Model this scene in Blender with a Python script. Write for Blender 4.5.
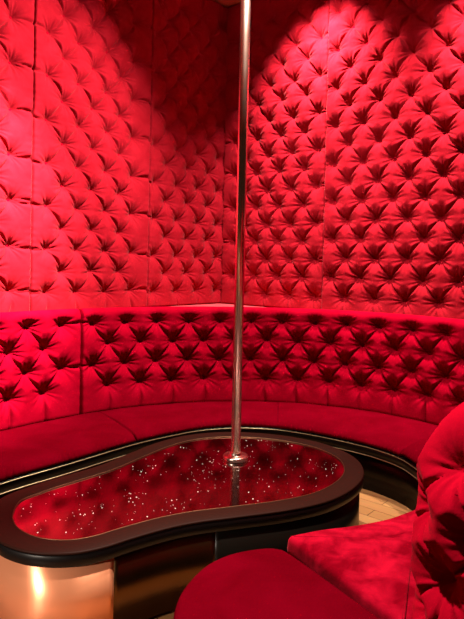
import bpy, bmesh, math, random
import numpy as np
from mathutils import Vector, Matrix, noise
S = bpy.context.scene
for o in list(bpy.data.objects): bpy.data.objects.remove(o, do_unlink=True)
COL = S.collection
R = math.radians

# ---------------------------------------------------------------- camera
EYE = 1.35                      # eye height over the floor, metres
PITCH, ROLL = 0.01800, 0.02213
F = Vector((0, math.cos(PITCH), -math.sin(PITCH)))
U0 = Vector((0, math.sin(PITCH), math.cos(PITCH)))
R0 = Vector((1, 0, 0))
RR = math.cos(ROLL)*R0 + math.sin(ROLL)*U0
UU = -math.sin(ROLL)*R0 + math.cos(ROLL)*U0
cd = bpy.data.cameras.new('camera'); cam = bpy.data.objects.new('camera', cd); COL.objects.link(cam)
M = Matrix((RR, UU, -F)).transposed().to_4x4(); M.translation = (0, 0, EYE)
cam.matrix_world = M
cd.sensor_fit = 'VERTICAL'; cd.sensor_height = 36; cd.lens = 560/619*36
cd.shift_y = -36.6/619; cd.clip_start = .05
S.camera = cam

# ---------------------------------------------------------------- world, lights, exposure
w = bpy.data.worlds.new('room_dark'); S.world = w; w.use_nodes = True
w.node_tree.nodes['Background'].inputs[0].default_value = (1.0, .45, .25, 1)
w.node_tree.nodes['Background'].inputs[1].default_value = .02
S.view_settings.view_transform = 'Standard'; S.view_settings.look = 'None'
S.view_settings.gamma = 1; S.view_settings.use_curve_mapping = False
S.view_settings.exposure = 0.0

def spot(name, loc, aim, power, angle, blend, size=.05, col=(1, .86, .72)):
    d = bpy.data.lights.new(name, 'SPOT'); d.energy = power; d.spot_size = R(angle); d.spot_blend = blend
    d.shadow_soft_size = size; d.color = col
    o = bpy.data.objects.new(name, d); COL.objects.link(o); o.location = loc
    o.rotation_euler = (Vector(aim)-Vector(loc)).to_track_quat('-Z', 'Y').to_euler()
    return o
spot('ceiling_spot_left', (.27, 3.02, 3.52), (-1.72, 3.25, 1.25), 1150, 90, 1.0)
spot('added_left_pool_light', (-.35, 2.45, 3.52), (-1.74, 3.33, 1.30), 3800, 44, 1.0)  # extra light added to heat the lower-left wall pool, not a known fixture
spot('ceiling_spot_right', (.40, 3.95, 3.54), (.725, 4.34, 2.2), 800, 90, 1.0)
spot('ceiling_spot_far_right', (1.42, 3.10, 3.54), (1.78, 3.50, 2.2), 860, 90, 1.0)
spot('ceiling_spot_table', (.1, 2.9, 3.5), (.1, 3.8, 1.0), 470, 86, .9)
spot('ceiling_spot_seat', (-.35, 2.15, 3.45), (.35, 1.7, .4), 1100, 44, .8)
spot('added_copper_light', (-1.75, .35, 1.0), (-.72, 1.95, .17), 260, 36, .9, col=(1, .84, .7))  # invented low light, added to brighten the copper end

# ---------------------------------------------------------------- materials
def mat(name):
    m = bpy.data.materials.new(name); m.use_nodes = True
    nt = m.node_tree; return m, nt, nt.nodes['Principled BSDF']
def node(nt, t, **k):
    n = nt.nodes.new(t)
    for a, v in k.items(): setattr(n, a, v)
    return n
def velvet(name, c1, c2, sheen=.35, tint=(1, .25, .3), scale=9, rough=.75, bump=.12):
    m, nt, b = mat(name)
    tc = node(nt, 'ShaderNodeTexCoord')
    n = node(nt, 'ShaderNodeTexNoise'); n.inputs['Scale'].default_value = scale; n.inputs['Detail'].default_value = 4
    n.inputs['Distortion'].default_value = .6
    nt.links.new(tc.outputs['Object'], n.inputs['Vector'])
    r = node(nt, 'ShaderNodeValToRGB'); r.color_ramp.elements[0].position = .35; r.color_ramp.elements[1].position = .68
    r.color_ramp.elements[0].color = (*c1, 1); r.color_ramp.elements[1].color = (*c2, 1)
    nt.links.new(n.outputs['Fac'], r.inputs['Fac']); nt.links.new(r.outputs['Color'], b.inputs['Base Color'])
    f = node(nt, 'ShaderNodeTexNoise'); f.inputs['Scale'].default_value = 55; f.inputs['Detail'].default_value = 5
    nt.links.new(tc.outputs['Object'], f.inputs['Vector'])
    bp = node(nt, 'ShaderNodeBump'); bp.inputs['Strength'].default_value = bump; bp.inputs['Distance'].default_value = .01
    nt.links.new(f.outputs['Fac'], bp.inputs['Height']); nt.links.new(bp.outputs['Normal'], b.inputs['Normal'])
    b.inputs['Roughness'].default_value = rough
    b.inputs['Sheen Weight'].default_value = sheen; b.inputs['Sheen Roughness'].default_value = .4
    b.inputs['Sheen Tint'].default_value = (*tint, 1)
    b.inputs['Specular IOR Level'].default_value = .0
    return m
def plain(name, col, rough=.4, metal=0, spec=.5, coat=0, bump=None):
    m, nt, b = mat(name)
    b.inputs['Base Color'].default_value = (*col, 1); b.inputs['Roughness'].default_value = rough
    b.inputs['Metallic'].default_value = metal; b.inputs['Specular IOR Level'].default_value = spec
    b.inputs['Coat Weight'].default_value = coat
    tc = node(nt, 'ShaderNodeTexCoord'); mp = node(nt, 'ShaderNodeMapping')
    n = node(nt, 'ShaderNodeTexNoise'); n.inputs['Scale'].default_value = 6
    if bump: mp.inputs['Scale'].default_value = bump
    nt.links.new(tc.outputs['Object'], mp.inputs['Vector']); nt.links.new(mp.outputs['Vector'], n.inputs['Vector'])
    mr = node(nt, 'ShaderNodeMapRange'); mr.inputs['To Min'].default_value = max(0, rough-.05); mr.inputs['To Max'].default_value = rough+.06
    nt.links.new(n.outputs['Fac'], mr.inputs['Value']); nt.links.new(mr.outputs['Result'], b.inputs['Roughness'])
    return m
VEL = velvet('wall_velvet', (.21, .0042, .0105), (.25, .0062, .0145), sheen=.12, tint=(1, .3, .35))
VELL = velvet('ledge_velvet', (.55, .05, .07), (.62, .07, .09), sheen=.4, tint=(1, .5, .5))  # base colour paled to paint in the ledge's bright grazing sheen
VELB = velvet('backrest_velvet', (.21, .0005, .0085), (.25, .0009, .0115), sheen=.0)
VELS = velvet('seat_velvet', (.080, .0002, .0032), (.105, .0003, .0048), sheen=.0, scale=5, bump=.06)  # same red velvet, base darkened to paint in the seats' dim upward nap
VELN = velvet('cushion_velvet', (.13, .0004, .005), (.34, .003, .018), sheen=.06, scale=11, bump=.1)  # crushed nap, its mottled sheen painted in as lighter and darker reds
VELA = velvet('armrest_velvet', (.24, .0008, .009), (.30, .0014, .012), sheen=.03, scale=7)
BLACK = plain('black_lacquer', (.005, .004, .003), .3, spec=.12)
RIM = plain('dark_brown_lacquer', (.017, .0045, .0028), .5, spec=.06)
EDGE = plain('black_edge', (.004, .003, .003), .35, spec=.2)
BRASS = plain('brass', (.26, .20, .12), .4, 1)
DULL = plain('dull_trim', (.16, .08, .045), .45, 1)
COPPER = plain('brushed_copper', (.90, .35, .18), .34, .6, bump=(40, 40, .2))
BRONZE = plain('bronze_mirror', (.10, .05, .02), .30, 1)
CHROME = plain('polished_steel', (.85, .70, .60), .24, 1)
GLASSM = plain('smoked_mirror', (.36, .22, .22), .10, 1)
GLIT = plain('silver_glitter', (1, .92, .85), .5, 0)
CEIL = plain('ceiling_paint', (.50, .17, .07), .8)
WALLM = plain('dark_red_wall', (.05, .006, .006), .8)
def wood():
    m, nt, b = mat('herringbone_oak')
    tc = node(nt, 'ShaderNodeTexCoord'); mp = node(nt, 'ShaderNodeMapping'); mp.inputs['Rotation'].default_value = (0, 0, R(40))
    nt.links.new(tc.outputs['Object'], mp.inputs['Vector'])
    br = node(nt, 'ShaderNodeTexBrick'); br.inputs['Scale'].default_value = 1
    br.inputs['Brick Width'].default_value = .45; br.inputs['Row Height'].default_value = .09; br.inputs['Mortar Size'].default_value = .002
    br.inputs['Color1'].default_value = (.50, .25, .10, 1); br.inputs['Color2'].default_value = (.33, .15, .05, 1); br.inputs['Mortar'].default_value = (.08, .03, .01, 1)
    nt.links.new(mp.outputs['Vector'], br.inputs['Vector'])
    n = node(nt, 'ShaderNodeTexNoise'); n.inputs['Scale'].default_value = 12; mp2 = node(nt, 'ShaderNodeMapping'); mp2.inputs['Scale'].default_value = (1, 12, 1)
    nt.links.new(mp.outputs['Vector'], mp2.inputs['Vector']); nt.links.new(mp2.outputs['Vector'], n.inputs['Vector'])
    mx = node(nt, 'ShaderNodeMix', data_type='RGBA', blend_type='MULTIPLY'); mx.inputs['Factor'].default_value = .4
    nt.links.new(br.outputs['Color'], mx.inputs['A']); nt.links.new(n.outputs['Color'], mx.inputs['B']); nt.links.new(mx.outputs['Result'], b.inputs['Base Color'])
    b.inputs['Roughness'].default_value = .35
    return m
nt = COPPER.node_tree; tg = nt.nodes.new('ShaderNodeTangent'); tg.direction_type = 'RADIAL'; tg.axis = 'Z'
nt.links.new(tg.outputs[0], nt.nodes['Principled BSDF'].inputs['Tangent'])
nt.nodes['Principled BSDF'].inputs['Anisotropic'].default_value = .85
nt.nodes['Principled BSDF'].inputs['Anisotropic Rotation'].default_value = .25
WOOD = wood()

# ---------------------------------------------------------------- helpers
def link(name, verts, faces, m, parent=None, smooth=True):
    me = bpy.data.meshes.new(name); me.from_pydata([tuple(v) for v in verts], [], faces); me.update()
    if smooth: me.polygons.foreach_set('use_smooth', [True]*len(me.polygons))
    me.materials.append(m)
    bm = bmesh.new(); bm.from_mesh(me); bmesh.ops.recalc_face_normals(bm, faces=bm.faces); bm.to_mesh(me); bm.free()
    o = bpy.data.objects.new(name, me); COL.objects.link(o)
    if parent: o.parent = parent; o.matrix_parent_inverse = Matrix.Identity(4); 
    return o
def tag(o, label, cat, group=None):
    o['label'] = label; o['category'] = cat
    if group: o['group'] = group
    return o
def struct(o): o['kind'] = 'structure'; return o
def empty(name, loc, label, cat, group=None):
    o = bpy.data.objects.new(name, None); COL.objects.link(o); o.location = loc; return tag(o, label, cat, group)
def local(pts, o): return [Vector(p)-o.location for p in pts]
def spline(pts, n, closed=False):
    """Catmull-Rom through 2-D/3-D points, resampled evenly"""
    P = np.array(pts, float); k = len(P); out = []
    rng = k if closed else k-1
    for i in range(rng):
        if closed: a, b, c, d = P[(i-1) % k], P[i], P[(i+1) % k], P[(i+2) % k]
        else: b, c = P[i], P[i+1]; a = P[i-1] if i else 2*b-c; d = P[i+2] if i+2 < k else 2*c-b
        for t in np.linspace(0, 1, 24, endpoint=False):
            out.append(.5*((2*b)+(-a+c)*t+(2*a-5*b+4*c-d)*t*t+(-a+3*b-3*c+d)*t**3))
    if not closed: out.append(P[-1])
    out = np.array(out); q = np.vstack([out, out[:1]]) if closed else out
    s = np.r_[0, np.cumsum(np.linalg.norm(np.diff(q, axis=0), axis=1))]
    t = np.linspace(0, s[-1], n, endpoint=not closed)
    return np.stack([np.interp(t, s, q[:, j]) for j in range(P.shape[1])], 1)
def closed_normals(P):
    T = np.roll(P, -1, 0)-np.roll(P, 1, 0); N = np.stack([T[:, 1], -T[:, 0]], 1); N /= np.linalg.norm(N, axis=1)[:, None]
    area = .5*np.sum(P[:, 0]*np.roll(P[:, 1], -1)-np.roll(P[:, 0], -1)*P[:, 1])
    return N if area > 0 else -N          # outward
def rings(P, prof, cap_top=True, cap_bot=True):
    """stack of outline copies: prof = (outset, z)"""
    N = closed_normals(P); n = len(P); V = []; Fc = []
    for off, z in prof:
        Q = P+N*off; V += [(q[0], q[1], z) for q in Q]
    for r in range(len(prof)-1):
        for i in range(n):
            j = (i+1) % n; Fc.append((r*n+i, r*n+j, (r+1)*n+j, (r+1)*n+i))
    if cap_bot: Fc.append(tuple(range(n-1, -1, -1)))
    if cap_top: Fc.append(tuple(range((len(prof)-1)*n, len(prof)*n)))
    return V, Fc
def box_faces(): return [(0,3,2,1),(4,5,6,7),(0,1,5,4),(1,2,6,5),(2,3,7,6),(3,0,4,7)]

# ---------------------------------------------------------------- tufting
def tuft(Ug, Vg, buttons, links, pleats, A, seed=0, w=.03, rbut=.049, wr=.0085):
    """height field over a regular grid (Ug, Vg 2-D arrays): 0 at a button, A on the plump cushions"""
    rng = np.random.RandomState(seed)
    c = np.zeros_like(Ug); wk = np.zeros_like(Ug)
    u0, u1 = Ug[0], None
    us = Ug[0]; vs = Vg[:, 0]
    def win(a0, a1, b0, b1, m):
        i0 = np.searchsorted(us, a0-m); i1 = np.searchsorted(us, a1+m); j0 = np.searchsorted(vs, b0-m); j1 = np.searchsorted(vs, b1+m)
        return (slice(j0, j1), slice(i0, i1))
    for kind, segs in (('l', links), ('p', pleats)):
        for (x0, y0), (x1, y1) in segs:
            sl = win(min(x0, x1), max(x0, x1), min(y0, y1), max(y0, y1), .12)
            X = Ug[sl]; Y = Vg[sl]
            if X.size == 0: continue
            dx, dy = x1-x0, y1-y0; L = math.hypot(dx, dy)
            t = ((X-x0)*dx+(Y-y0)*dy)/(L*L); tc = np.clip(t, 0, 1)
            side = ((X-x0)*(-dy)+(Y-y0)*dx)/L
            bend = rng.uniform(-.009, .009)+(-.006 if dx*dy < 0 else .003)
            s = side-bend*np.sin(np.pi*tc)
            along = (t-tc)*L
            d = np.hypot(s, along)
            if kind == 'l':
                e = np.minimum(tc, 1-tc)*L; mid = .60+rng.uniform(-.12, .1)
            else:
                e = tc*L; mid = .42+rng.uniform(-.08, .12)
            dep = mid+(1-mid)*np.exp(-e/.035)
            f = dep*(.14*np.exp(-d/w)+.74*np.exp(-(d/.010)**1.2))
            c[sl] = np.maximum(c[sl], f)
    for (x, y) in buttons:
        sl = win(x, x, y, y, .16); X = Ug[sl]-x; Y = Vg[sl]-y
        d = np.hypot(X, Y); th = np.arctan2(Y, X)
        c[sl] = np.maximum(c[sl], np.exp(-(d/rbut)**1.35))
        n = rng.randint(10, 15); p1, p2 = rng.uniform(0, 6.28, 2)
        ww = np.sin(n*th+p1)*.7+np.sin((n+6)*th+p2)*.5+np.sin(5*th+p2)*.3
        env = np.exp(-(d/.06)**1.5)*(1-np.exp(-(d/.018)**2))
        wk[sl] += wr*ww*env*rng.uniform(.6, 1.3)
    return A*(1-c)+wk
def lattice(u0, pitch, zfull, zhalf, P, umin, umax, zmin, zmax, seed, jit=.004, first_full=True, margin=.04):
    """diamond lattice; columns every pitch/2, every other one offset by half a row; returns buttons, links, pleats"""
    rng = random.Random(seed); B = {}
    k0 = math.ceil((umin+margin-u0)/(pitch/2)); k1 = math.floor((umax-margin-u0)/(pitch/2))
    for k in range(k0, k1+1):
        full = (k % 2 == 0)
        z = zfull if full else zhalf; r = 0 if full else 1
        while z < zmax-.05:
            if z > zmin+.05: B[(k, r)] = (u0+k*pitch/2+rng.uniform(-jit, jit), z+rng.uniform(-jit, jit))
            z += P; r += 2
    L = []; PL = []
    for (k, r), p in B.items():
        for dk, dr in ((1, 1), (1, -1)):
            q = B.get((k+dk, r+dr))
            if q: L.append((p, q))
        if (k-1, r+1) not in B and (k-1, r-1) not in B and k <= k0+1: PL.append((p, (umin, p[1]+rng.uniform(-.01, .01))))
        if (k+1, r+1) not in B and (k+1, r-1) not in B and k >= k1-1: PL.append((p, (umax, p[1]+rng.uniform(-.01, .01))))
        if k == k0 and (k-1, r) not in B: PL.append((p, (umin, p[1]+rng.uniform(-.012, .012))))
        if k == k1: PL.append((p, (umax, p[1]+rng.uniform(-.012, .012))))
        if (k, r-2) not in B and (k-1, r-1) not in B and (k+1, r-1) not in B: PL.append((p, (p[0]+rng.uniform(-.008, .008), zmin)))
        if (k, r+2) not in B and (k-1, r+1) not in B and (k+1, r+1) not in B: PL.append((p, (p[0]+rng.uniform(-.008, .008), zmax)))
    return list(B.values()), L, PL
def edge_round(d, Rr): 
    d = np.clip(d, 0, Rr); return 1-(1-np.sqrt(np.clip(1-(1-d/Rr)**2, 0, 1)))
def grid_faces(nr, nc, off=0):
    a = np.arange((nr-1)*(nc-1)); r = a//(nc-1); c = a % (nc-1); i = r*nc+c+off
    return np.stack([i, i+1, i+nc+1, i+nc], 1).tolist()
# covered button: a small dome
def button_mesh(m, r=.013):
    V = [(0, 0, .006)]; Fc = []
    for j, (q, h) in enumerate(((.5, .005), (.85, .002), (1, -.004))):
        for i in range(12): a = i*math.pi/6; V.append((r*q*math.cos(a), r*q*math.sin(a), h))
    for i in range(12):
        k = (i+1) % 12; Fc.append((0, 1+i, 1+k))
        for j in range(2): Fc.append((1+j*12+i, 1+(j+1)*12+i, 1+(j+1)*12+k, 1+j*12+k))
    Fc.append(tuple(range(36, 24, -1)))
    me = bpy.data.meshes.new('button'); me.from_pydata(V, [], Fc); me.polygons.foreach_set('use_smooth', [True]*len(me.polygons)); me.materials.append(m); me.update(); return me
BUT = button_mesh(VELB)
def put_button(pos, nrm, parent):
    o = bpy.data.objects.new('button', BUT); COL.objects.link(o); o.parent = parent
    o.matrix_basis = Matrix.Translation(Vector(pos)-parent.location) @ Vector(nrm).to_track_quat('Z', 'Y').to_matrix().to_4x4()

# ---------------------------------------------------------------- room shell
C = np.array([-.0999, 4.9903])                 # the corner
DL = np.array([-.6770, -.7360]); DL /= np.linalg.norm(DL)
DR = np.array([.7845, -.6201]); DR /= np.linalg.norm(DR)
NL = np.array([-DL[1], DL[0]]); NL = NL if NL @ (np.array([0, 3.])-C) > 0 else -NL
NR = np.array([-DR[1], DR[0]]); NR = NR if NR @ (np.array([0, 3.])-C) > 0 else -NR
HC = 3.58
def slab(name, pts2, z0, z1, m):
    V = [(x, y, z0) for x, y in pts2]+[(x, y, z1) for x, y in pts2]; n = len(pts2)
    Fc = [tuple(range(n-1, -1, -1)), tuple(range(n, 2*n))]+[(i, (i+1) % n, n+(i+1) % n, n+i) for i in range(n)]
    return struct(link(name, V, Fc, m, smooth=False))
gap = .03
CB = C-(DL+DR)*.045                              # wall corner, a little behind the panels
CB = C+(-NL*gap)+(-NR*gap)
EL = CB+DL*4.2; ER = CB+DR*4.2
slab('wall_left', [CB, EL, EL-NL*.12, CB-NL*.12-NR*.12], 0, HC, WALLM)
slab('wall_right', [CB, CB-NL*.12-NR*.12, ER-NR*.12, ER], 0, HC, WALLM)
room = [(-3.4, -1.5), (3.8, -1.5), (3.8, 5.6), (-3.4, 5.6)]
slab('floor', room, -.08, 0, WOOD)
slab('ceiling', room, HC, HC+.08, CEIL)

# ---------------------------------------------------------------- tufted wall panels
def wall_panel(D, N, a, b, z0, z1, u0, zf, zh, label, seed, out=0., flip=False, bend=-.006):
    base = C+D*((a+b)/2)
    root = empty('upholstered_wall_panel', (base[0], base[1], z0), label, 'wall panel', 'tufted velvet panels lining the walls')
    B, L, PL = lattice(u0, .233, zf, zh, .287, a, b, z0, z1, seed)
    st = .0056
    us = np.linspace(a, b, int((b-a)/st)+1); vs = np.linspace(z0, z1, int((z1-z0)/st)+1)
    Ug, Vg = np.meshgrid(us, vs)
    h = tuft(Ug, Vg, B, L, PL, .064, seed)
    rs = np.random.RandomState(seed)
    d = np.minimum(np.minimum(Ug-a, b-Ug), np.minimum(Vg-z0, z1-Vg))
    # slack cloth folds gathered along the seams
    fold = .0022*np.sin(Vg*95+3*np.sin(Vg*21)+seed)*np.exp(-np.minimum(Ug-a, b-Ug)/.03)
    h = (h+fold+.012)*(.45+.55*edge_round(d, .011))-.014
    h = h+out
    X = C[0]+D[0]*Ug+N[0]*h; Y = C[1]+D[1]*Ug+N[1]*h
    V = np.stack([X, Y, Vg], 2).reshape(-1, 3)
    nr, nc = Ug.shape
    # frame back to the wall
    per = [i for i in range(nc)]+[r*nc+nc-1 for r in range(1, nr)]+[(nr-1)*nc+i for i in range(nc-2, -1, -1)]+[r*nc for r in range(nr-2, 0, -1)]
    back = V[per].copy(); hb = h.reshape(-1)[per]
    back[:, 0] += N[0]*(-.026-hb); back[:, 1] += N[1]*(-.026-hb)
    off = len(V); m = len(per)
    Fc = grid_faces(nr, nc)+[(per[i], per[(i+1) % m], off+(i+1) % m, off+i) for i in range(m)]+[tuple(off+i for i in range(m))]
    V = np.vstack([V, back])-np.array(root.location)
    link('tufted_cover', V, Fc, VEL, root)
    for (x, y) in B: put_button((C[0]+D[0]*x+N[0]*(out-.001), C[1]+D[1]*x+N[1]*(out-.001), y), (N[0], N[1], 0), root)
    return root
ZB, ZT = .992, 3.574
wall_panel(DL, NL, .0, .868, ZB, ZT, .093, 1.108, 1.256, 'narrow deep red tufted wall panel reaching the room corner left of the pole', 3)
wall_panel(DL, NL, .8695, 1.8245, ZB, ZT, 1.011, 1.124, 1.268, 'wide red tufted wall panel in the middle of the left wall', 2)
wall_panel(DL, NL, 1.826, 2.75, ZB, ZT, 1.961, 1.140, 1.284, 'brightly lit red tufted wall panel cut by the left edge of the photo', 1)
wall_panel(DR, NR, .052, 1.0565, ZB, ZT, .505, 1.100, 1.252, 'red tufted wall panel directly right of the pole', 4)
wall_panel(DR, NR, 1.058, 2.75, ZB, ZT, 1.243, 1.112, 1.256, 'widest red tufted wall panel filling the right side of the right wall', 5, out=.016)

# ---------------------------------------------------------------- banquette curves
XS = np.linspace(-1.25, 1.55, 400); PC = [-5.00246992e-02, 1.44151751e-03, -2.66222773e-01, 1.21651739e-01, 4.15755843e+00]
mid = np.stack([XS, np.polyval(PC, XS)], 1)
e0 = mid[0]; t0 = mid[0]-mid[1]; t0 /= np.linalg.norm(t0)
lft = [e0+t0*.25*k+np.array([.0, -.004])*k*k for k in (5, 4, 3, 2, 1)]
e1 = mid[-1]; rgt = [(1.70, 3.16), (1.80, 2.90), (1.85, 2.6), (1.86, 2.3), (1.86, 2.0)]
BK = spline(np.vstack([lft, mid[::12], mid[-1:], rgt]), 1200)
_s = np.r_[0, np.cumsum(np.linalg.norm(np.diff(BK, axis=0), axis=1))]
_s -= np.interp(0, BK[:, 0], _s)
def bk(u):
    x = np.interp(u, _s, BK[:, 0]); y = np.interp(u, _s, BK[:, 1])
    e = .02; tx = np.interp(u+e, _s, BK[:, 0])-np.interp(u-e, _s, BK[:, 0]); ty = np.interp(u+e, _s, BK[:, 1])-np.interp(u-e, _s, BK[:, 1])
    l = np.hypot(tx, ty); return x, y, ty/l, -tx/l      # point and normal toward the room centre
SEAT = .33
def back_section(a, b, u0, label, seed, par=0):
    xm, ym, _, _ = bk((a+b)/2)
    root = empty('backrest_section', (float(xm), float(ym), SEAT-.05), label, 'backrest', 'tufted banquette backrests')
    zb = SEAT-.05; Hf = .688; rr = .036
    W = Hf+math.pi*rr+.12
    rng = random.Random(seed); B = {}
    rows = [.495, .636, .779, .921]
    k0 = math.ceil((a+.045-u0)/.11675); k1 = math.floor((b-.045-u0)/.11675)
    for k in range(k0, k1+1):
        for r, z in enumerate(rows):
            if (k+r) % 2 == 1: B[(k, r)] = (u0+k*.11675+rng.uniform(-.004, .004), z-zb+rng.uniform(-.004, .004))
    L = []; PL = []
    for (k, r), p in B.items():
        for dr in (1, -1):
            q = B.get((k+1, r+dr))
            if q: L.append((p, q))
        if k <= k0+0: PL.append((p, (a, p[1]+rng.uniform(-.01, .01))))
        if k >= k1-0: PL.append((p, (b, p[1]+rng.uniform(-.01, .01))))
        if r == 0: PL.append((p, (p[0]+rng.uniform(-.01, .01), 0)))
    st = .0056
    us = np.linspace(a, b, int((b-a)/st)+1); vs = np.linspace(0, W, int(W/st)+1)
    Ug, Vg = np.meshgrid(us, vs)
    h = tuft(Ug, Vg, list(B.values()), L, PL, .075, seed, w=.03, wr=.0085)
    # plain strip above the top row flattens
    top = np.clip((Vg-(.921-zb)-.035)/.05, 0, 1); h = h*(1-top)+.071*top
    rb = np.clip(Vg/.06, 0, 1); h = h*np.sqrt(np.clip(1-(1-rb)**2, 0, 1))
    d = np.minimum(Ug-a, b-Ug)
    h = (h+.01)*(.35+.65*edge_round(d, .014))-.064
    h = h+.0015*np.sin(Vg*90+seed)*np.exp(-d/.025)
    # profile: up the front, over the rounded top, down the back
    ang = np.clip((Vg-Hf)/rr, 0, math.pi); dn = np.clip(Vg-Hf-math.pi*rr, 0, 1)
    off = rr*(1-np.cos(ang))*-1; z = zb+np.minimum(Vg, Hf)+rr*np.sin(ang)-dn
    nh = np.cos(ang); nz = np.sin(ang)
    x, y, nx, ny = bk(Ug)
    q = off+h*nh
    V = np.stack([x+nx*q, y+ny*q, z+h*nz], 2).reshape(-1, 3)-np.array(root.location)
    link('tufted_cover', V, grid_faces(*Ug.shape), VELB, root)
    for (bx, by) in B.values():
        x, y, nx, ny = bk(bx); put_button((x-nx*.055, y-ny*.055, zb+by), (nx, ny, 0), root)
    return root
back_section(-2.35, -1.105, -1.47, 'left tufted backrest section ending at the seam below the wide left wall panel', 11)
back_section(-1.098, 3.4, .155, 'long curved tufted backrest section running behind the pole and round to the right', 12)

# ledge between backrest and walls
us = np.linspace(-2.35, 3.0, 120); x, y, nx, ny = bk(us)
inner = np.stack([x-nx*.074, y-ny*.074], 1)
LP0 = C+DL*3.3-NL*.02; LP1 = C+DR*3.3-NR*.02; Ck = C+(-NL-NR)*.02
poly = [tuple(p) for p in inner if True]
def side(p): return min((np.array(p)-C) @ NL, (np.array(p)-C) @ NR) > -.01
poly = [p for p in poly if side(p)]
poly = poly+[tuple(LP1), tuple(Ck), tuple(LP0)]
V = [(x, y, .965) for x, y in poly]+[(x, y, .990) for x, y in poly]; n = len(poly)
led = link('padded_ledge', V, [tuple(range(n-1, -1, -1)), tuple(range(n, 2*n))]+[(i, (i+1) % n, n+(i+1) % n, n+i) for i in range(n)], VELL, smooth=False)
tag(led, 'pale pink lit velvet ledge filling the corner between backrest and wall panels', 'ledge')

# ---------------------------------------------------------------- seat cushions
FR = spline([(-1.95, 1.55), (-1.72, 1.82), (-1.50, 2.08), (-1.27, 2.35), (-1.085, 2.635), (-.99, 2.755), (-.88, 2.875), (-.765, 3.01), (-.65, 3.15), (-.515, 3.30), (-.36, 3.435), (-.184, 3.56), (.022, 3.63), (.2, 3.635), (.36, 3.60),
             (.544, 3.51), (.721, 3.39), (.86, 3.27), (.96, 3.13), (1.00, 2.98), (1.02, 2.83), (1.05, 2.6), (1.1, 2.3), (1.15, 2.0)], 700)
def fr_at(P):            # parameter of the front curve nearest to a point
    return int(np.argmin(np.hypot(FR[:, 0]-P[0], FR[:, 1]-P[1])))
def seat_section(f0, f1, b0, b1, label, seed, puff=0., er0=.006):
    """front-curve indices f0..f1, back arc-length b0..b1"""
    n = max(30, int((f1-f0)*.9)); t = np.linspace(0, 1, n)
    fi = f0+(f1-f0)*t
    fx = np.interp(fi, np.arange(700), FR[:, 0]); fy = np.interp(fi, np.arange(700), FR[:, 1])
    x, y, nx, ny = bk(b0+(b1-b0)*t); bx = x+nx*.016; by = y+ny*.016
    root_loc = ((fx.mean()+bx.mean())/2, (fy.mean()+by.mean())/2, SEAT-.05)
    prof = [(-.02, -.05), (0, -.02), (.04, -.004), (.15, 0), (.3, .003), (.5, .005), (.7, .003), (.85, 0), (.92, -.003), (.955, -.008), (.98, -.018), (.995, -.026), (1.0, -.034), (.995, -.041), (.98, -.047), (.93, -.05)]
    rs = random.Random(seed); V = []
    slen = np.r_[0, np.cumsum(np.hypot(np.diff(fx), np.diff(fy)))]
    for i in range(n):
        e = min(slen[i], slen[-1]-slen[i]); er = math.sqrt(max(0, 1-(1-min(e/er0, 1))**2))
        for j, (v, z) in enumerate(prof):
            X = bx[i]+(fx[i]-bx[i])*v; Y = by[i]+(fy[i]-by[i])*v
            rip = 0
            if .95 < v and 9 < j: 
                rip = .005*math.sin(slen[i]*230+2*math.sin(slen[i]*37))*math.sin(slen[i]*11+seed)
            z2 = z+rip+ (puff*math.sin(math.pi*min(max(v, 0), 1)) if z > -.035 else 0)
            z2 += .004*noise.noise(Vector((X*5, Y*5, seed)))*(z > -.03)
            z2 = -.05+(z2+.05)*((.72+.28*er) if er0 > .003 else 1)
            dl = math.hypot(fx[i]-bx[i], fy[i]-by[i]); X += (fx[i]-bx[i])/dl*rip; Y += (fy[i]-by[i])/dl*rip
            V.append((X-root_loc[0], Y-root_loc[1], z2+.05))
    m = len(prof); Fc = []
    for i in range(n-1):
        for j in range(m): k = (j+1) % m; Fc.append((i*m+j, (i+1)*m+j, (i+1)*m+k, i*m+k))
    Fc += [tuple(range(m)), tuple((n-1)*m+j for j in range(m-1, -1, -1))]
    o = link('seat_cushion', V, Fc, VELS); o.location = root_loc; o.location.z += .010 if puff else 0
    return tag(o, label, 'seat cushion', 'curved seat cushions of the banquette')
i1 = fr_at((-.509, 3.244)); i2 = fr_at((.312, 3.60)); i3 = fr_at((.965, 3.12))
def bu(px, py): j = np.argmin(np.hypot(BK[:, 0]-px, BK[:, 1]-py)); return float(_s[j])
u1 = bu(-.878, 3.628+.14); u2 = bu(.366, 4.15)
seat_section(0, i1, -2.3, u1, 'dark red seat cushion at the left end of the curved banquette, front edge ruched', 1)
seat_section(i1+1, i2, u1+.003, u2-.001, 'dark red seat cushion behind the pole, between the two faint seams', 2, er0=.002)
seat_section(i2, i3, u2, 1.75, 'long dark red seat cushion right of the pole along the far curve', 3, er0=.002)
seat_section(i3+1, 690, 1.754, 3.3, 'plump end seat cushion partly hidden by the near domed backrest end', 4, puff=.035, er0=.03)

# plinth under the seats with brass trims
def strip(name, off0, off1, z0, z1, m, parent, i0=0, i1_=699, step=3):
    P = FR[i0:i1_:step]; T = np.gradient(P, axis=0); N = np.stack([T[:, 1], -T[:, 0]], 1); N /= np.linalg.norm(N, axis=1)[:, None]
    A = P+N*off0; B2 = P+N*off1; V = []; n = len(P)
    for a, b in zip(A, B2): V += [(a[0], a[1], z0), (b[0], b[1], z0), (b[0], b[1], z1), (a[0], a[1], z1)]
    V = [Vector(v)-parent.location for v in V]
    Fc = [(i*4+j, (i+1)*4+j, (i+1)*4+(j+1) % 4, i*4+(j+1) % 4) for i in range(n-1) for j in range(4)]+[(0, 1, 2, 3), (4*n-1, 4*n-2, 4*n-3, 4*n-4)]
    return link(name, V, Fc, m, parent)
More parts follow.
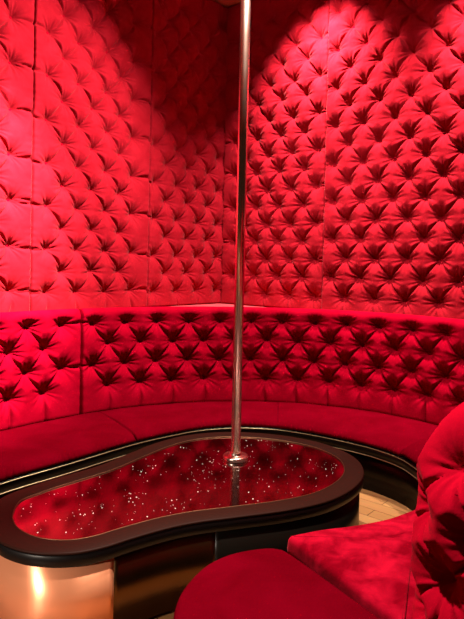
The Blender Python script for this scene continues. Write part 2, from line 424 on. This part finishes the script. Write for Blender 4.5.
# FR runs left to right; outward (toward the table) is the +N side when N points right of travel
pl = empty('banquette_plinth', (0, 3.6, 0), 'black lacquered curved plinth with thin brass lines under the far seats', 'plinth')
strip('platform', -.45, -.004, SEAT-.108, SEAT-.052, BLACK, pl)
strip('kickboard', -.43, -.045, 0.0, SEAT-.108, BLACK, pl)
a_ = strip('brass_trim', -.01, .0, SEAT-.060, SEAT-.0565, BRASS, pl); a_['label'] = 'upper brass line'
a_ = strip('brass_trim', -.01, .0, SEAT-.108, SEAT-.1045, BRASS, pl); a_['label'] = 'lower brass line'

# ---------------------------------------------------------------- table
TZ = .352
TO = [(-.927, 2.157), (-.872, 2.035), (-.795, 1.953), (-.705, 1.902), (-.614, 1.882), (-.514, 1.89), (-.421, 1.934), (-.33, 2.005), (-.213, 2.085), (-.10, 2.14), (.053, 2.190), (.259, 2.262), (.43, 2.355), (.562, 2.49),
      (.648, 2.65), (.672, 2.82), (.635, 2.97), (.53, 3.12), (.37, 3.225), (.17, 3.285), (-.05, 3.285), (-.25, 3.205), (-.40, 3.06), (-.515, 2.885), (-.62, 2.715), (-.755, 2.565), (-.865, 2.44), (-.94, 2.31)]
TP = spline(TO, 240, True)
tb = empty('cocktail_table', (-.05, 2.6, 0), 'low kidney-shaped table with dark brown rim and sparkling mirrored top', 'table')
def tl(V): return [Vector(v)-tb.location for v in V]
def ring_mesh(P, prof):
    V, Fc = rings(P, prof, False, False); n = len(P); m = len(prof)
    for i in range(n): j = (i+1) % n; Fc.append(((m-1)*n+i, (m-1)*n+j, j, i))
    return V, Fc
V, Fc = ring_mesh(TP, [(-.092, TZ-.006), (-.092, TZ-.001), (-.089, TZ), (-.006, TZ), (-.001, TZ-.002), (0, TZ-.006), (-.004, TZ-.010), (-.092, TZ-.010)])
link('rim', tl(V), Fc, RIM, tb)
V, Fc = rings(TP, [(-.10, TZ-.052), (-.003, TZ-.052), (.0, TZ-.049), (.0, TZ-.014), (-.003, TZ-.0105), (-.10, TZ-.0105)])
link('edge_band', tl(V), Fc, EDGE, tb)
V, Fc = rings(TP, [(-.0925, TZ-.010), (-.0925, TZ-.004)])
top_ = link('mirror_inlay', tl(V), Fc, GLASSM, tb, smooth=False)
V, Fc = ring_mesh(TP, [(-.094, TZ-.004), (-.094, TZ+.0005), (-.091, TZ+.0005), (-.091, TZ-.004)])
link('inlay_trim', tl(V), Fc, DULL, tb)
# base: outline set in, cut by arc into copper, bronze and black cladding
N_ = closed_normals(TP); BP = TP-N_*.018
BI = TP-N_*.06
def cladding(name, idx, m, z0=.02, z1=TZ-.0525):
    V = []; n = len(idx)
    for i in idx: V += [(*BP[i % 240], z0), (*BI[i % 240], z0), (*BI[i % 240], z1), (*BP[i % 240], z1)]
    Fc = [(i*4+j, (i+1)*4+j, (i+1)*4+(j+1) % 4, i*4+(j+1) % 4) for i in range(n-1) for j in range(4)]+[(0, 1, 2, 3), (4*n-1, 4*n-2, 4*n-3, 4*n-4)]
    return link(name, tl(V), Fc, m, tb)
def ti(px, py): return int(np.argmin(np.hypot(BP[:, 0]-px, BP[:, 1]-py)))
ia = ti(-.42, 1.99); ib = ti(-.04, 2.20); ic = ti(-.84, 2.42)
def arc(i, j): return list(range(i, j+1)) if j >= i else list(range(i, 240+j+1))
cladding('copper_cladding', arc(ic, ia), COPPER)['label'] = 'brushed copper end panel'
cladding('bronze_panel', arc(ia, ib), BRONZE)['label'] = 'dark bronze mirror panel'
cladding('black_panel', arc(ib, ic), BLACK)['label'] = 'black lacquered side'
V, Fc = rings(TP, [(-.10, 0), (-.10, TZ-.0525)]); link('base_core', tl(V), Fc, BLACK, tb, smooth=False)
# glitter flakes set in the mirror
rs = random.Random(5); V = []; Fc = []; gi = TP-N_*.12
def inside(x, y, P):
    c = False; n = len(P); j = n-1
    for i in range(n):
        if (P[i][1] > y) != (P[j][1] > y) and x < (P[j][0]-P[i][0])*(y-P[i][1])/(P[j][1]-P[i][1])+P[i][0]: c = not c
        j = i
    return c
cl = [(rs.uniform(-.85, .6), rs.uniform(1.95, 3.2)) for _ in range(26)]
k = 0
while k < 330:
    if rs.random() < .45: c0 = rs.choice(cl); x, y = c0[0]+rs.gauss(0, .05), c0[1]+rs.gauss(0, .05)
    else: x, y = rs.uniform(-.85, .6), rs.uniform(1.95, 3.2)
    if not inside(x, y, gi) : continue
    r = rs.choice([.0007, .0008, .001, .0012, .0015, .0023]); b0 = len(V); tx, ty = rs.uniform(-.5, .5), rs.uniform(-.8, .3)
    V.append((x, y, TZ-.0035+r*1.1)); 
    for i in range(6): a = i*math.pi/3; V.append((x+r*math.cos(a), y+r*math.sin(a), TZ-.0038))
    for i in range(6): Fc.append((b0, b0+1+i, b0+1+(i+1) % 6))
    k += 1
g = link('glitter', [Vector(v)-tb.location for v in V], Fc, GLIT, tb, smooth=False); g['kind'] = 'stuff'

# pole
def lathe(prof, n=40):
    V = []; Fc = []
    for r, z in prof:
        for i in range(n): a = 2*math.pi*i/n; V.append((r*math.cos(a), r*math.sin(a), z))
    for j in range(len(prof)-1):
        for i in range(n): k = (i+1) % n; Fc.append((j*n+i, j*n+k, (j+1)*n+k, (j+1)*n+i))
    Fc += [tuple(range(n-1, -1, -1)), tuple((len(prof)-1)*n+i for i in range(n))]
    return V, Fc
PX, PY = .039, 2.845
po = empty('dance_pole', (PX, PY, TZ-.004), 'polished metal pole rising from the table top to the ceiling', 'pole')
V, Fc = lathe([(.0245, .004), (.0245, HC-TZ+.002)]); link('shaft', V, Fc, CHROME, po)
V, Fc = lathe([(.062, 0), (.064, .003), (.064, .018), (.062, .021), (.05, .022), (.034, .023), (.031, .026), (.031, .036), (.029, .038), (.0247, .038)]); link('base_flange', V, Fc, CHROME, po)

# ---------------------------------------------------------------- near seat
def pad(name, outline, z0, z1, m, n=200, rr=.03, crown=.008, smooth_pts=True, seed=0, closed_pts=None):
    P = spline(outline, n, True) if smooth_pts else np.array(outline)
    prof = [(-.02, z0), (0, z0+.012), (.003, (z0+z1)/2)]
    for k in range(7):
        a = k/6*math.pi/2; prof.append((-rr*(1-math.cos(a)), z1-rr+rr*math.sin(a)))
    V, Fc = rings(P, prof, False, True)
    # fill of the top by shrinking rings toward the centre
    c0 = P.mean(0); top = P+closed_normals(P)*(-rr); base = (len(prof)-1)*n; prev = base
    for q in (.93, .85, .75, .62, .48, .34, .2, .08):
        s = len(V)
        for p in top:
            x, y = c0+(p-c0)*q; z = z1+crown*(1-q*q)+.004*noise.noise(Vector((x*7, y*7, seed)))*(1-q**4)
            V.append((x, y, z))
        for i in range(n): j = (i+1) % n; Fc.append((prev+i, prev+j, s+j, s+i))
        prev = s
    Fc.append(tuple(prev+i for i in range(n)))
    loc = Vector((c0[0], c0[1], z0))
    o = link(name, [Vector(v)-loc for v in V], Fc, m); o.location = loc
    return o, P
def poly_round(pts, r_list, n):
    """polygon with rounded corners"""
    out = []; k = len(pts)
    for i in range(k):
        a, b, c = [np.array(pts[(i+d) % k], float) for d in (-1, 0, 1)]; r = r_list[i]
        if r == 0: out.append(b); continue
        u = (a-b)/np.linalg.norm(a-b); v = (c-b)/np.linalg.norm(c-b); p0 = b+u*r; p1 = b+v*r
        for t in np.linspace(0, 1, 8): out.append((1-t)**2*p0+2*t*(1-t)*b+t*t*p1)
    out = np.array(out); q = np.vstack([out, out[:1]]); s = np.r_[0, np.cumsum(np.linalg.norm(np.diff(q, axis=0), axis=1))]
    t = np.linspace(0, s[-1], n, endpoint=False); return np.stack([np.interp(t, s, q[:, j]) for j in range(2)], 1)
A_pts = [(-.141, 1.50), (-.145, 1.623), (-.125, 1.728), (-.068, 1.845), (.014, 1.922), (.121, 1.965), (.185, 1.965), (.232, 1.925), (.372, 1.708), (.468, 1.545), (.487, 1.42), (.47, 1.2), (.44, .85), (.2, .7), (-.02, .8), (-.11, 1.1), (-.135, 1.3)]
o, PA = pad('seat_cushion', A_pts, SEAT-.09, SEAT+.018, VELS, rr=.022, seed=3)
tag(o, 'round-ended dark red seat cushion nearest the camera at the bottom of the photo', 'seat cushion')
B_pts = poly_round([(.222, 2.05), (.35, 2.108), (.478, 2.143), (.633, 2.206), (.784, 2.311), (.96, 2.44), (1.0, 1.78), (.66, 1.70), (.505, 1.54)], [.02, .05, .05, .06, .05, .03, .05, .05, .02], 200)
o, PB = pad('seat_cushion', [tuple(p) for p in B_pts], SEAT-.07, SEAT+.022, VELN, rr=.024, crown=.016, smooth_pts=False, seed=8)
tag(o, 'wedge-shaped crushed velvet seat cushion between the near round cushion and the near backrest', 'seat cushion')
fp = poly_round([(.27, 2.03), (.60, 2.14), (.93, 2.38), (1.0, 1.75), (1.65, 1.55), (1.6, 1.15), (.8, 1.2), (.5, .85), (.1, .8), (-.06, 1.1), (-.08, 1.6), (.05, 1.86)], [.04]*12, 200)
V, Fc = rings(fp, [(0, 0), (0, SEAT-.092)])
npl = link('seat_plinth', [Vector(v)-Vector((.3, 1.5, 0)) for v in V], Fc, BLACK, smooth=False); npl.location = (.3, 1.5, 0)
tag(npl, 'black plinth under the near seat cushions', 'plinth')

# near backrest: thick tufted wall with a rounded, domed end
NR0 = .205; CE = np.array([.778, 1.487]); DM = np.array([math.cos(R(-10)), math.sin(R(-10))]); LM = .95
ZN = SEAT-.090; ZC = .745                     # base and centre height of the domed top
nbk = empty('backrest_end', (CE[0], CE[1], ZN), 'close-up thick tufted backrest end with domed top at the lower right edge', 'backrest')
TH0 = R(80); SA = LM+NR0*math.pi; LS = 2*LM+NR0*math.pi
HV = ZC-ZN; WA = HV+NR0*math.pi/2             # top of the dome in surface length
def nearpos(s, w_, h):
    th = np.clip((s-LM)/NR0, 0, math.pi)
    along = np.where(s < LM, LM-s, np.where(s > SA, s-SA, 0.))
    nx, ny = np.cos(TH0+th), np.sin(TH0+th)
    a = np.clip((w_-HV)/NR0, 0, math.pi/2)
    rad = (NR0+h)*np.cos(a)
    z = ZN+np.minimum(w_, HV)+(NR0+h)*np.sin(a)
    return np.stack([CE[0]+DM[0]*along+nx*rad, CE[1]+DM[1]*along+ny*rad, z], -1)
def s_of(deg): return LM+NR0*R(deg-80)
cols = {0: s_of(199)}
for k in range(1, 12): cols[k] = cols[k-1]+.108
for k in range(-1, -12, -1): cols[k] = cols[k+1]-.104
def w_of(z): return z-ZN if z < ZC else HV+NR0*math.asin(min(1, (z-ZC)/NR0))
zrows = [.27, .412, .554, .70, .835, .925]
NBB = {}
for k, s0 in cols.items():
    if not .05 < s0 < LS-.05: continue
    for r, z in enumerate(zrows):
        if (k+r) % 2 == 0 and not (r == 5 and k < 0) and r > 0: NBB[(k, r)] = (s0, w_of(z))
NLk, NPl = [], []
for (k, r), p in NBB.items():
    for dr in (1, -1):
        q = NBB.get((k+1, r+dr))
        if q: NLk.append((p, q))
    if (k, r-2) not in NBB: NPl.append((p, (p[0], 0)))
    if r >= 4 and (k+1, r+1) not in NBB: NPl.append((p, (p[0]+(.03 if k >= 0 else -.03), WA)))
st = .005
gu = np.linspace(0, LS, int(LS/st)+1); gv = np.linspace(0, WA, int(WA/st)+1); GU, GV = np.meshgrid(gu, gv)
fl = tuft(GU, GV, list(NBB.values()), NLk, NPl, .085, 21, w=.034, rbut=.06, wr=.008)
fade = np.clip((WA-GV)/.09, 0, 1); fade = fade*fade*(3-2*fade)
fl = .060+(fl-.060)*fade
fl = fl*np.sqrt(np.clip(1-(1-np.clip(GV/.05, 0, 1))**2, 0, 1))-.012
V = nearpos(GU, GV, fl).reshape(-1, 3)-np.array(nbk.location)
link('tufted_cover', V, grid_faces(*GU.shape), VELA, nbk)
for p in NBB.values():
    q = nearpos(np.array(p[0]), np.array(p[1]), np.array(-.012)); q2 = nearpos(np.array(p[0]), np.array(p[1]), np.array(.05))
    put_button(tuple(q), tuple(q2-q), nbk)
